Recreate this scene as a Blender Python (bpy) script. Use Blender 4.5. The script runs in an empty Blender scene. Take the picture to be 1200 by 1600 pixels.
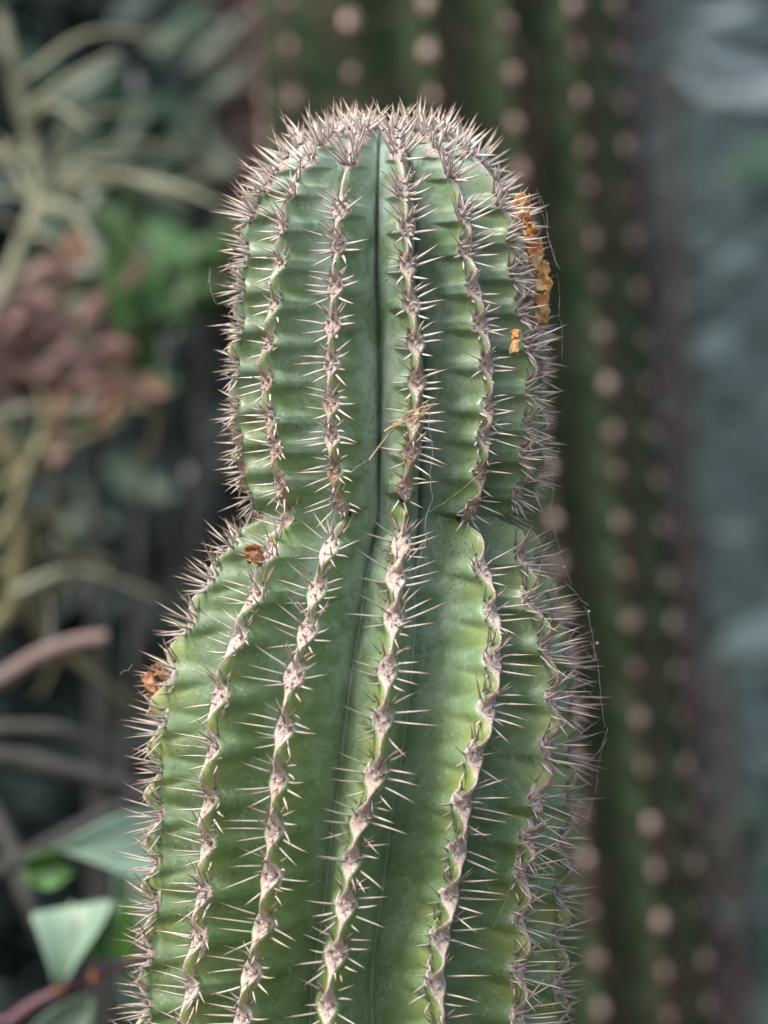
import bpy, bmesh, math, random
import numpy as np
from mathutils import Vector, Matrix, noise as mn
random.seed(7); np.random.seed(7)
R_ = math.radians
C = bpy.context.scene.collection
sc = bpy.context.scene
P = 1 / 6000.0            # one unit = 1/6 mm; the lens sees 6000 units per metre at the cactus axis
CD = 5400.0               # camera to cactus axis, in units
GZ = -1.2                 # ground height in metres

# ------------------------------------------------------------------ camera
cam = bpy.data.cameras.new('camera'); cam_o = bpy.data.objects.new('camera', cam); C.objects.link(cam_o)
cam_o.location = (0, -CD * P, 0); cam_o.rotation_euler = (R_(90), 0, 0)
cam.sensor_width = 36; cam.sensor_fit = 'AUTO'; cam.lens = 36 * CD / 1600
cam.clip_start = 0.02; cam.clip_end = 100
cam.dof.use_dof = True; cam.dof.focus_distance = (CD - 170) * P
cam.dof.aperture_fstop = cam.lens / 13.0
sc.camera = cam_o
# ------------------------------------------------------------------ world and sun (overcast)
SUN_E, SUN_R = R_(58), R_(228)
w = bpy.data.worlds.new('World'); sc.world = w; w.use_nodes = True
nt = w.node_tree; nt.nodes.clear()
sky = nt.nodes.new('ShaderNodeTexSky'); sky.sky_type = 'NISHITA'; sky.sun_disc = False
sky.sun_elevation = SUN_E; sky.sun_rotation = SUN_R; sky.air_density = 1.6; sky.dust_density = 5; sky.ozone_density = 1
bg = nt.nodes.new('ShaderNodeBackground'); bg.inputs[1].default_value = 0.115
wo = nt.nodes.new('ShaderNodeOutputWorld')
nt.links.new(sky.outputs[0], bg.inputs[0]); nt.links.new(bg.outputs[0], wo.inputs[0])
sl = bpy.data.lights.new('sun', 'SUN'); sl.energy = 1.5; sl.angle = R_(14); sl.color = (1, 0.98, 0.95)
so = bpy.data.objects.new('sun', sl); C.objects.link(so)
sd = Vector((math.sin(SUN_R) * math.cos(SUN_E), math.cos(SUN_R) * math.cos(SUN_E), math.sin(SUN_E)))
so.rotation_euler = (-sd).to_track_quat('-Z', 'Y').to_euler()
sc.view_settings.view_transform = 'Standard'; sc.view_settings.look = 'None'
sc.view_settings.exposure = 1.2; sc.view_settings.gamma = 1
sc.cycles.use_denoising = True
sc.cycles.max_bounces = 6; sc.cycles.sample_clamp_indirect = 4

# ------------------------------------------------------------------ material helpers
def mat(name, rough=0.6, spec=0.5):
    m = bpy.data.materials.new(name); m.use_nodes = True
    n = m.node_tree; b = n.nodes['Principled BSDF']
    b.inputs['Roughness'].default_value = rough; b.inputs['Specular IOR Level'].default_value = spec
    return m, n, b
def N(n, t, **k):
    x = n.nodes.new(t)
    for a, v in k.items(): setattr(x, a, v)
    return x
def noise_tex(n, scale, detail=4, rough=0.55, coord='Object', dist=0.0):
    tc = n.nodes.get('tc') or N(n, 'ShaderNodeTexCoord', name='tc')
    x = N(n, 'ShaderNodeTexNoise'); x.inputs['Scale'].default_value = scale
    x.inputs['Detail'].default_value = detail; x.inputs['Roughness'].default_value = rough
    x.inputs['Distortion'].default_value = dist
    n.links.new(tc.outputs[coord], x.inputs['Vector']); return x.outputs['Fac']
def ramp(n, src, stops):
    x = N(n, 'ShaderNodeValToRGB'); cr = x.color_ramp
    while len(cr.elements) < len(stops): cr.elements.new(0.5)
    for e, (p, c) in zip(cr.elements, stops):
        e.position = p; e.color = (*c, 1) if len(c) == 3 else c
    n.links.new(src, x.inputs[0]); return x.outputs[0]
def mix(n, fac, a, b, mode='MIX'):
    x = N(n, 'ShaderNodeMix', data_type='RGBA', blend_type=mode)
    for s, v in ((0, fac), (6, a), (7, b)):
        if isinstance(v, (int, float)): x.inputs[s].default_value = v
        elif isinstance(v, tuple): x.inputs[s].default_value = (*v, 1)
        else: n.links.new(v, x.inputs[s])
    return x.outputs[2]
def math_(n, op, a, b=0.0, clamp=False):
    x = N(n, 'ShaderNodeMath', operation=op, use_clamp=clamp)
    for i, v in enumerate((a, b)):
        if isinstance(v, (int, float)): x.inputs[i].default_value = v
        else: n.links.new(v, x.inputs[i])
    return x.outputs[0]
def remap(n, v, a, b, c=0.0, d=1.0):
    x = N(n, 'ShaderNodeMapRange', interpolation_type='SMOOTHSTEP'); n.links.new(v, x.inputs[0])
    for i, q in enumerate((a, b, c, d)): x.inputs[i + 1].default_value = q
    return x.outputs[0]
def attr(n, name):
    x = N(n, 'ShaderNodeAttribute', attribute_name=name); return x.outputs['Fac']
def bump(n, b, src, strength, dist):
    x = N(n, 'ShaderNodeBump'); x.inputs['Strength'].default_value = strength; x.inputs['Distance'].default_value = dist
    n.links.new(src, x.inputs['Height']); n.links.new(x.outputs[0], b.inputs['Normal'])
def simple(name, c1, c2, scale=60, rough=0.6, spec=0.4, bmp=0.0, c3=None):
    m, n, b = mat(name, rough, spec)
    f = noise_tex(n, scale, 5)
    st = [(0.3, c1), (0.7, c2)] if c3 is None else [(0.3, c1), (0.52, c2), (0.72, c3)]
    n.links.new(ramp(n, f, st), b.inputs['Base Color'])
    if bmp: bump(n, b, noise_tex(n, scale * 4, 4), bmp, 0.001)
    return m

# --- skin of the sharp cactus
def skin_material():
    m, n, b = mat('cactus_skin', 0.42, 0.5)
    x, wv, lev = attr(n, 'face'), attr(n, 'wave'), attr(n, 'level')
    f1 = noise_tex(n, 26, 5, 0.6); f2 = noise_tex(n, 110, 6, 0.62, dist=0.6); f3 = noise_tex(n, 950, 3, 0.6)
    green = mix(n, remap(n, f1, 0.35, 0.65), (0.105, 0.182, 0.068), (0.165, 0.255, 0.105))
    # yellow green on the swellings beside the crest
    yl = math_(n, 'MULTIPLY', remap(n, wv, -0.3, 0.8), remap(n, x, 0.45, 0.05))
    yl = math_(n, 'MULTIPLY', yl, remap(n, f1, 0.35, 0.60, 0.15, 0.95))
    yl = math_(n, 'MULTIPLY', yl, remap(n, lev, 0.35, 0.75, 0.45, 1.0))
    green = mix(n, yl, green, (0.285, 0.345, 0.085))
    # grey bloom (wax) thicker towards the groove and on the young growth
    wx = math_(n, 'MULTIPLY', remap(n, x, 0.10, 0.75, 0.25, 1.0), remap(n, f2, 0.30, 0.68, 0.15, 1.0))
    wx = math_(n, 'MULTIPLY', wx, remap(n, lev, 0.95, 0.2, 0.62, 1.15))
    top = remap(n, lev, 0.17, 0.10)
    wx = math_(n, 'MAXIMUM', wx, math_(n, 'MULTIPLY', top, 0.7))
    wax = mix(n, remap(n, lev, 0.9, 0.3), (0.265, 0.365, 0.225), (0.355, 0.445, 0.400))
    col = mix(n, wx, green, wax)
    # fine powder and tiny dark pores
    col = mix(n, math_(n, 'MULTIPLY', remap(n, f3, 0.52, 0.66), math_(n, 'MULTIPLY', remap(n, f2, 0.40, 0.60), 0.45)), col, (0.40, 0.48, 0.38))
    tc = n.nodes['tc']
    vo = N(n, 'ShaderNodeTexVoronoi'); vo.inputs['Scale'].default_value = 640; n.links.new(tc.outputs['Object'], vo.inputs['Vector'])
    pore = math_(n, 'MULTIPLY', remap(n, vo.outputs['Distance'], 0.30, 0.14), remap(n, noise_tex(n, 75, 3), 0.46, 0.60))
    col = mix(n, math_(n, 'MULTIPLY', pore, 0.55), col, (0.030, 0.060, 0.030))
    # corky brown scars
    scar = remap(n, noise_tex(n, 60, 7, 0.7, dist=1.5), 0.67, 0.72)
    col = mix(n, math_(n, 'MULTIPLY', scar, 0.6), col, (0.30, 0.27, 0.14))
    # thin brown rim where skin meets felt
    col = mix(n, remap(n, x, 0.012, 0.002, 0.0, 0.0), col, (0.06, 0.055, 0.03))
    n.links.new(col, b.inputs['Base Color'])
    n.links.new(remap(n, f2, 0.3, 0.7, 0.27, 0.50), b.inputs['Roughness'])
    b.inputs['Subsurface Weight'].default_value = 0.12
    b.inputs['Subsurface Radius'].default_value = (0.4, 1.0, 0.25); b.inputs['Subsurface Scale'].default_value = 0.0016
    bh = math_(n, 'ADD', math_(n, 'MULTIPLY', f2, 1.0), math_(n, 'MULTIPLY', f3, 0.12))
    bump(n, b, bh, 0.30, 0.0009)
    return m
def felt_material(name, c1, c2, c3, sc_=900):
    m, n, b = mat(name, 0.95, 0.1)
    f = noise_tex(n, 240, 5, 0.65); g = noise_tex(n, sc_ * 2, 3, 0.7)
    col = ramp(n, f, [(0.30, c1), (0.50, c2), (0.72, c3)])
    col = mix(n, remap(n, g, 0.40, 0.62, 0.45, 0.0), col, tuple(q * 0.45 for q in c1))
    a = attr(n, 'age')
    col = mix(n, math_(n, 'MULTIPLY', a, remap(n, noise_tex(n, 130, 4), 0.38, 0.58)), col, (0.30, 0.165, 0.105))
    kb = attr(n, 'knob'); col = mix(n, remap(n, kb, 0.45, 0.95, 0.0, 0.85), col, (0.46, 0.40, 0.43))
    col = mix(n, math_(n, 'MULTIPLY', remap(n, kb, 0.02, 0.2), remap(n, kb, 0.5, 0.25, 0.0, 0.45)), col, (0.20, 0.13, 0.11))
    n.links.new(col, b.inputs['Base Color'])
    b.inputs['Sheen Weight'].default_value = 0.25; b.inputs['Sheen Roughness'].default_value = 0.5
    bump(n, b, g, 0.7, 0.0006)
    return m
def spine_material():
    m, n, b = mat('spine_horn', 0.45, 0.4)
    a, t = attr(n, 'along'), attr(n, 'tone')
    pale = ramp(n, a, [(0.0, (0.33, 0.28, 0.31)), (0.10, (0.52, 0.46, 0.46)), (0.35, (0.82, 0.74, 0.67)), (0.68, (0.72, 0.58, 0.49)), (0.95, (0.20, 0.095, 0.07))])
    dark = ramp(n, a, [(0.0, (0.13, 0.095, 0.115)), (0.2, (0.26, 0.195, 0.185)), (0.55, (0.23, 0.145, 0.11)), (0.9, (0.06, 0.035, 0.03))])
    col = mix(n, t, pale, dark)
    f = noise_tex(n, 420, 3)
    col = mix(n, remap(n, f, 0.35, 0.7, 0.0, 0.45), col, (0.42, 0.36, 0.34))
    n.links.new(col, b.inputs['Base Color'])
    return m
M = dict(skin=skin_material(),
         felt=felt_material('areole_felt', (0.46, 0.35, 0.30), (0.66, 0.53, 0.465), (0.76, 0.65, 0.585)),
         pad=felt_material('areole_pad', (0.43, 0.325, 0.29), (0.69, 0.565, 0.505), (0.80, 0.70, 0.65)),
         spine=spine_material())

# ------------------------------------------------------------------ object helpers
def prop(o, label=None, cat=None, group=None, kind=None):
    if label: o['label'] = label
    if cat: o['category'] = cat
    if group: o['group'] = group
    if kind: o['kind'] = kind
    return o
def empty(name, loc):
    o = bpy.data.objects.new(name, None); C.objects.link(o); o.location = loc; o.empty_display_size = 0.01; return o
def mesh_np(name, v, f, attrs=None, smooth=True):
    me = bpy.data.meshes.new(name); v = np.asarray(v, dtype=np.float32); f = np.asarray(f, dtype=np.int32)
    me.vertices.add(len(v)); me.vertices.foreach_set('co', v.ravel())
    k = f.shape[1]; me.loops.add(f.size); me.loops.foreach_set('vertex_index', f.ravel())
    me.polygons.add(len(f)); me.polygons.foreach_set('loop_start', np.arange(0, f.size, k, dtype=np.int32))
    me.polygons.foreach_set('loop_total', np.full(len(f), k, dtype=np.int32))
    if smooth: me.polygons.foreach_set('use_smooth', np.ones(len(f), dtype=bool))
    me.update(calc_edges=True)
    for n_, a in (attrs or {}).items():
        at = me.attributes.new(n_, 'FLOAT', 'POINT'); at.data.foreach_set('value', np.asarray(a, dtype=np.float32).ravel())
    me.validate(); return me
def obj(name, me, m=None, parent=None, loc=None):
    o = bpy.data.objects.new(name, me); C.objects.link(o)
    if m and not me.materials: me.materials.append(m)
    if parent: o.parent = parent
    if loc is not None: o.location = loc
    return o
def grid_faces(nr, nc, wrap):
    r = np.arange(nr - 1)[:, None]; c = np.arange(nc if wrap else nc - 1)[None, :]
    c2 = (c + 1) % nc
    return np.stack(np.broadcast_arrays(r * nc + c, (r + 1) * nc + c, (r + 1) * nc + c2, r * nc + c2), -1).reshape(-1, 4)
def gsm(a, sig):
    k = int(sig * 3) + 1; x = np.arange(-k, k + 1); g = np.exp(-x * x / (2 * sig * sig)); g /= g.sum()
    return np.convolve(np.pad(a, k, mode='edge'), g, mode='valid')
def tube(pts, rad, sides=6, name='tube', attrs=False, cap=True):
    """one tapered tube along pts (metres) as (verts, quads)"""
    pts = [Vector(p) for p in pts]; n = len(pts); V = []; F = []
    ref = Vector((0.13, 0.31, 0.94))
    for i, p in enumerate(pts):
        t = (pts[min(i + 1, n - 1)] - pts[max(i - 1, 0)]).normalized()
        a = t.cross(ref)
        if a.length < 1e-3: a = t.cross(Vector((1, 0, 0)))
        a.normalize(); b = t.cross(a)
        for j in range(sides):
            q = 2 * math.pi * j / sides
            V.append(p + (a * math.cos(q) + b * math.sin(q)) * rad[i])
    for i in range(n - 1):
        for j in range(sides):
            F.append((i * sides + j, i * sides + (j + 1) % sides, (i + 1) * sides + (j + 1) % sides, (i + 1) * sides + j))
    return [tuple(v) for v in V], F
def spline(ctrl, n):
    ctrl = [Vector(c) for c in ctrl]; out = []
    m_ = len(ctrl) - 1
    for i in range(n):
        t = i / (n - 1) * m_; k = min(int(t), m_ - 1); f = t - k
        p0 = ctrl[max(k - 1, 0)]; p1 = ctrl[k]; p2 = ctrl[k + 1]; p3 = ctrl[min(k + 2, m_)]
        out.append(0.5 * ((2 * p1) + (p2 - p0) * f + (2 * p0 - 5 * p1 + 4 * p2 - p3) * f * f + (3 * p1 - p0 - 3 * p2 + p3) * f ** 3))
    return out
def at(px, py, d):
    """point d metres in front of the camera on the sight line of photo position (px,py)"""
    return Vector(((px - 600) * d / CD, d - CD * P, (800 - py) * d / CD))

# ================================================================== THE SHARP CACTUS
# silhouette: left and right outer ribs, read off the photograph
ENV = np.array([(440, 376, 808), (510, 374, 822), (570, 366, 831), (640, 367, 831), (700, 373, 829), (750, 379, 823), (785, 392, 812),
                (806, 404, 800), (817, 402, 798), (828, 384, 810), (845, 366, 819), (873, 345, 826), (907, 326, 834), (960, 300, 849), (1007, 277, 861), (1057, 261, 869),
                (1100, 250, 873), (1160, 243, 869), (1240, 242, 866), (1300, 242, 860), (1350, 239, 855), (1420, 236, 853), (1500, 229, 853), (1590, 225, 855), (2000, 225, 855), (8000, 260, 800)], float)
thA, thF = R_(-80), R_(66)
def env_solve(l, a, f):
    Rr = 250.0
    for _ in range(8):
        ka = (CD - Rr * math.cos(thA)) / CD; kf = (CD - Rr * math.cos(thF)) / CD
        xa = (a - 600) * ka; xf = (f - 600) * kf
        Rr = (xf - xa) / (math.sin(thF) - math.sin(thA))
    return Rr, xa - Rr * math.sin(thA)
es = np.array([env_solve(*r) for r in ENV])
T0 = 440.0
R440 = es[0, 0]
DOME = np.array([(0, 232), (30, 218), (60, 210), (92, 212), (120, 224), (145, 243), (170, 272), (190, 303), (206, 336), (219, 370), (R440 - 8, 405), (R440, 440)], float)
da = np.r_[0, np.cumsum(np.hypot(*np.diff(DOME, axis=0).T))]
TA = T0 - da[-1]                                      # row value of the apex
TT = np.arange(TA, 8000.0, 1.0)                       # fine table of rows
tR = np.where(TT < T0, np.interp(TT, TA + da, DOME[:, 0]), np.interp(TT, ENV[:, 0], es[:, 0]))
tL = np.where(TT < T0, np.interp(TT, TA + da, DOME[:, 1]), TT)
tcx = np.interp(TT, ENV[:, 0], es[:, 1])
smR = gsm(tR, 5); mask = TT > TA + 30; tR = np.where(mask, smR, tR)
tL = np.where(mask, gsm(tL, 8), tL); tcx = gsm(tcx, 10)
tL = np.where(TT > 500, TT, tL)
# ribs seen in the photograph: areole centres (px, py)
RIB = {
 'A': [(410,333),(392,397),(379,453),(374,513),(366,577),(367,640),(374,690),(379,735),(390,775),(366,856),(340,905),(300,973),(267,1057),(252,1133),(246,1205),(253,1278),(247,1347),(246,1420),(240,1493),(233,1570)],
 'B': [(483,253),(466,297),(446,353),(434,413),(427,476),(417,537),(413,597),(421,655),(430,700),(437,757),(436,815),(425,862),(395,933),(367,1000),(338,1090),(330,1170),(323,1253),(321,1320),(315,1397),(305,1467),(295,1547)],
 'C': [(548,250),(538,327),(528,380),(523,447),(518,507),(517,567),(517,630),(517,682),(523,735),(530,785),(515,857),(493,923),(480,987),(457,1057),(442,1140),(433,1220),(426,1297),(421,1370),(409,1447),(390,1520),(375,1590)],
 'D': [(627,240),(631,298),(633,353),(637,415),(642,475),(650,535),(652,597),(648,655),(642,705),(632,763),(628,850),(619,903),(617,967),(606,1047),(598,1125),(590,1212),(562,1280),(547,1345),(541,1415),(524,1493),(510,1572)],
 'E': [(700,270),(717,337),(730,390),(743,452),(754,508),(763,570),(764,637),(758,683),(750,743),(738,795),(757,890),(773,960),(775,1033),(766,1107),(747,1183),(724,1258),(719,1328),(706,1400),(691,1465),(683,1540)],
 'F': [(735,237),(770,317),(790,373),(805,430),(814,483),(827,540),(831,610),(825,665),(821,713),(813,770),(820,873),(834,943),(855,1013),(867,1093),(858,1170),(843,1250),(828,1310),(818,1367),(818,1437),(814,1517),(815,1590)]}
NOTCH = {'A': [(812, 22)], 'B': [(797, 24), (829, 26)], 'C': [(811, 62)], 'D': [(790, 46)], 'E': [(822, 46)], 'F': [(819, 34), (1288, 26)]}
def fR(t): return np.interp(t, TT, tR)
def solve(px, py, th=None):
    """photo position of a crest point -> (angle, row)"""
    t = float(py); a = th if th is not None else 0.0
    for _ in range(30):
        R0 = float(np.interp(t, TT, tR)); cx = float(np.interp(t, TT, tcx))
        Y = -R0 * math.cos(a); k = (CD + Y) / CD
        X = (px - 600) * k; L = 800 + (py - 800) * k
        if th is None: a = math.asin(max(-0.99, min(0.99, (X - cx) / max(R0, 1))))
        if L >= 440: t = L
        else:
            sub = (TT > TA + 62) & (TT <= 460); t = float(np.interp(L, tL[sub], TT[sub]))
    return a, t
th_tab = []; areoles = []; notches = []
for k in 'ABCDEF':
    s = [solve(px, py, thA if k == 'A' else None) for px, py in RIB[k]]
    ts = np.array([q[1] for q in s]); an = np.array([q[0] for q in s])
    keep = ts > 395
    an_k, ts_k = an[keep], ts[keep]
    ts_k = np.r_[ts_k, 1900.0]; an_k = np.r_[an_k, {'A': R_(-80), 'B': R_(-52), 'C': R_(-27), 'D': R_(-2), 'E': R_(30), 'F': R_(57)}[k]]
    tab = gsm(np.interp(TT, ts_k, an_k), 16); th_tab.append(tab)
    ar = list(ts)
    step = 44; t = ar[0] - 46
    while t > TA + 42: ar.insert(0, t); step = max(30, step - 5); t -= step
    t = ar[-1] + 75
    while t < 2300: ar.append(t); t += 74 + random.uniform(-3, 3)
    areoles.append(np.array(ar)); notches.append([(800 + (y - 800) * 0.96, d) for y, d in NOTCH[k]])
NB = 6
for i in range(1, NB + 1):                              # ribs on the far side, evenly spread
    f = i / (NB + 1)
    th_tab.append(th_tab[5] * (1 - f) + (th_tab[0] + 2 * math.pi) * f)
    ar = []; t = TA + 46 + 9 * (i % 3); step = 26
    while t < 2300:
        ar.append(t)
        if t < 400: step = min(56, step + 6)
        elif t < 800: step = 58
        else: step = 73
        t += step + random.uniform(-3, 3)
    areoles.append(np.array(ar)); notches.append([(806 + random.uniform(-8, 10), 32)])
NR = len(th_tab)
th_tab = np.array(th_tab)
# crest wave (areoles sit in the notches), crest width, per rib
wave_tab = []; near_tab = []; cut_tab = []
rs = np.random.RandomState(4)
for k in range(NR):
    ar = areoles[k]; allr = np.r_[ar[0] - 40, ar, np.arange(ar[-1] + 74, 8100, 74)]
    i = np.clip(np.searchsorted(allr, TT) - 1, 0, len(allr) - 2)
    ph = np.clip((TT - allr[i]) / (allr[i + 1] - allr[i]), 0, 1)
    ampl = rs.uniform(0.75, 1.2, len(allr))[i]
    wv = 2 * np.sin(math.pi * ph ** 1.05) ** 1.15 - 1
    am = np.interp(TT, [TA, TA + 90, 300, 440, 800, 900, 1200, 8000], [0.5, 1.5, 6, 11.0, 11.0, 14, 15, 15])
    wave_tab.append(gsm(wv * ampl, 4.5)[:len(TT)] * 1.0)
    d = np.minimum(TT - allr[i], allr[i + 1] - TT)
    near_tab.append(gsm(np.exp(-np.abs(d / np.interp(TT, [TA, 440, 780, 1000], [13, 14, 15, 19])) ** 2.6), 2))
    cut = np.zeros_like(TT)
    for (c_, dp) in notches[k]:
        q = TT - c_
        cut += dp * np.where(q < 0, np.exp(-(q / 12.0) ** 2), np.exp(-(q / 7.0) ** 2))
    cut_tab.append(cut)
wave_tab, near_tab, cut_tab = map(np.array, (wave_tab, near_tab, cut_tab))
gr = tR * (1 - np.interp(TT, [TA, TA + 120, 440, 760, 900, 1300, 8000], [0.10, 0.32, 0.43, 0.43, 0.42, 0.38, 0.36]))
gr = np.where(TT > 560, gsm(gr, 48), gr)
depth_tab = tR - gr
wave_soft = np.array([gsm(q, 15) * np.interp(TT, np.arange(TA, 8100, 55), rs.uniform(0.1, 2.0, len(np.arange(TA, 8100, 55)))) for q in wave_tab])
amp_tab = am
def smst(a, b, x):
    q = np.clip((x - a) / (b - a), 0, 1); return q * q * (3 - 2 * q)
LAT = np.array([gsm(rs.uniform(-1, 1, len(TT)), 45)[:len(TT)] * 9 for _ in range(NR)])   # slow sideways wander of the faces
def surf(k, u, t):
    """k rib index (int), u in [-1,1] across the rib, t rows -> X,L,Y in units plus (face x, wave)"""
    ii = np.clip((t - TA), 0, len(TT) - 2); i0 = ii.astype(int); fr = ii - i0
    g = lambda a: a[i0] * (1 - fr) + a[np.minimum(i0 + 1, len(TT) - 1)] * fr
    th = g(th_tab[k]); kn = (k + 1) % NR; kp = (k - 1) % NR
    hn = (g(th_tab[kn]) + (2 * math.pi if kn < k else 0) - th) / 2
    hp = (th - g(th_tab[kp]) + (2 * math.pi if kp > k else 0)) / 2
    h = np.where(u >= 0, hn, hp); au = np.abs(u)
    R0 = g(tR); L = g(tL); cx = g(tcx)
    D = h * R0; d = au * D
    near = g(near_tab[k])
    wc = np.minimum(3.0 + 13.0 * near, 0.26 * D)
    x = np.clip(au, 0, 1)
    lag = 34 * x * smst(300, 600, t)
    j = np.clip(ii + lag, 0, len(TT) - 2).astype(int)
    wsf = wave_soft[k][j]; bl = smst(0.08, 0.38, x); wv = wave_tab[k][j] * (1 - bl) + np.interp(t, [TA, 780, 900, 9000], [0.9, 0.9, 2.0, 2.0]) * wsf * bl
    wv0 = g(wave_tab[k])
    p = 0.92 + 0.16 * wsf * (1 - x) ** 2
    F = np.sin(math.pi / 2 * np.maximum(x, 1e-6) ** p)
    F = 0.55 * F + 0.45 * np.maximum(x, 1e-6) ** 0.9
    F = F * smst(wc * 0.75, wc * 2.0 + 5, d)
    F = F + np.interp(t, [TA, 780, 930, 9000], [0.26, 0.22, 0.03, 0.03]) * smst(0.88, 1.0, x)
    dep = g(depth_tab)
    rim = -1.0 * (np.minimum(d / np.maximum(wc, 1e-3), 1)) ** 2
    rho = R0 - dep * F + rim
    rho = rho + g(amp_tab) * wv * (1 - x) ** 2.5
    cut = cut_tab[k][np.clip(ii + 10 * x, 0, len(TT) - 2).astype(int)]
    rho = rho - np.minimum(cut, R0 * 0.25) * (1 - x) ** 3.6
    rho = np.maximum(rho, 0.0)
    a = th + u * h + (g(LAT[k]) / np.maximum(R0, 60)) * np.sin(math.pi * x) * 0.6
    # swellings droop a little over the pinch
    L2 = L + 0.22 * np.minimum(cut, 40) * (1 - x) * np.sign(-1.0)
    return cx + rho * np.sin(a), L2 * 1.0, -rho * np.cos(a), x, wv
def to_m(X, L, Y): return np.stack([X * P, Y * P, (800 - L) * P], -1)

rows = np.r_[np.arange(TA + 0.5, 560, 2.0), np.arange(560, 1640, 1.6), np.arange(1640, 2300, 5), np.arange(2300, 7999, 30), 7999.0]
half = np.r_[0, 0.05, 0.10, 0.15, 0.19, 0.23, 0.28, 0.34, 0.41, 0.48, 0.56, 0.64, 0.72, 0.80, 0.87, 0.92, 0.96]
halfb = np.array([0, 0.1, 0.2, 0.35, 0.55, 0.75, 0.9])
Vs = []; xs = []; ws = []
for k in range(NR):
    hh = half if k <= 6 or k == NR - 1 else halfb
    us = np.r_[-1.0, -hh[:0:-1], hh]
    for u in us:
        X, L, Y, x, wv = surf(k, np.full(len(rows), u), rows)
        Vs.append(to_m(X, L, Y)); xs.append(x); ws.append(wv)
Vs = np.array(Vs).transpose(1, 0, 2); xs = np.array(xs).T; ws = np.array(ws).T
nr, nc = xs.shape
flat = Vs.reshape(-1, 3).copy()
# uneven flesh: slow noise pushed along the radius
ax = np.stack([np.interp(rows, TT, tcx) * P, np.zeros(nr)], -1).repeat(nc, 0).reshape(-1, 2)
rad = flat[:, :2] - ax; rl = np.linalg.norm(rad, axis=1, keepdims=True) + 1e-9
vis = (flat[:, 1] < 0.02) & (flat[:, 2] > -0.15)
nz = np.zeros(len(flat))
for i in np.nonzero(vis)[0]:
    p = flat[i]
    nz[i] = mn.noise((p[0] * 62, p[1] * 62, p[2] * 44)) * 3.6 + mn.noise((p[0] * 190, p[1] * 190, p[2] * 150)) * 1.1
win = np.minimum(rl[:, 0] / (60 * P), 1) * (0.25 + 0.75 * np.sin(math.pi * np.clip(xs.ravel(), 0, 1)))
flat[:, :2] += rad / rl * (nz * win * P)[:, None]
lev = np.repeat(np.clip(np.interp(rows, [TA, 1700], [0, 1]), 0, 1), nc)
BASE = Vector((0, 0, GZ))
cactus = empty('columnar_cactus', BASE)
prop(cactus, 'sharply focused green ribbed cactus column with a pinched waist, tan felted ribs and pale spines', 'cactus')
me = mesh_np('stem', flat - np.array(BASE), grid_faces(nr, nc, True), {'face': xs, 'wave': ws, 'level': lev})
stem = obj('stem', me, M['skin'], cactus)

# felt along each crest
fu = np.array([-1.08, -1.0, -0.7, -0.35, 0, 0.35, 0.7, 1.0, 1.08])
fh = np.array([-3.0, 0.3, 1.2, 1.7, 1.9, 1.7, 1.2, 0.3, -3.0])
for k in range(NR):
    fr_ = np.arange(TA + 34, 2400, 2.2)
    g = lambda a: np.interp(fr_, TT, a)
    R0 = g(tR); near = g(near_tab[k])
    up = smst(520, 380, fr_) if False else 0
    jit = gsm(np.random.uniform(-1, 1, len(fr_)), 2.2) * 2.0; jit2 = gsm(np.random.uniform(-1, 1, len(fr_)), 2.0) * 2.2
    wl = np.minimum(1.9 + 12.6 * near, 0.10 * R0 + 1) ; wr = wl + jit2 * 0.8; wl = wl + jit * 0.8
    tw = np.interp(fr_, [TA, TA + 120, 420], [2.6, 1.5, 1.0]); wl = np.minimum(wl * tw, 15); wr = np.minimum(wr * tw, 15)
    kn, kp = (k + 1) % NR, (k - 1) % NR
    hn = (g(th_tab[kn]) + (2 * math.pi if kn < k else 0) - g(th_tab[k])) / 2
    hp = (g(th_tab[k]) - g(th_tab[kp]) + (2 * math.pi if kp > k else 0)) / 2
    V = []
    for a, hgt in zip(fu, fh):
        u = np.where(a < 0, a * wl / np.maximum(hp * R0, 1), a * wr / np.maximum(hn * R0, 1))
        X, L, Y, x, wv = surf(k, np.clip(u, -0.6, 0.6), fr_)
        cx = g(tcx); rx, ry = X - cx, Y; r = np.hypot(rx, ry) + 1e-6
        hv = hgt * (0.75 + 0.35 * near + 0.15 * np.random.uniform(-1, 1, len(fr_)))
        # outward normal of the smooth profile
        dR = np.gradient(gsm(tR, 12), TT); dL = np.gradient(gsm(tL, 12), TT)
        nR = g(dL); nL = -g(dR); nn = np.hypot(nR, nL) + 1e-6; nR, nL = nR / nn, nL / nn
        V.append(to_m(X + rx / r * hv * nR, L + nL * hv, Y + ry / r * hv * nR))
    V = np.array(V).transpose(1, 0, 2)
    age = np.interp(fr_, [TA, 380, 500, 640, 790, 830, 900, 1250, 1330, 2400], [0.0, 0.05, 0.35, 0.7, 1.0, 0.15, 0.02, 0.25, 0.0, 0.0])
    if k >= 5 and k < 9: age = np.clip(age + 0.55, 0, 1)
    me = mesh_np('felt_ridge', V.reshape(-1, 3) - np.array(BASE), grid_faces(len(fr_), len(fu), False)[:, ::-1], {'age': np.repeat(age, len(fu))})
    obj('felt_ridge', me, M['felt'], cactus)

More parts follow.
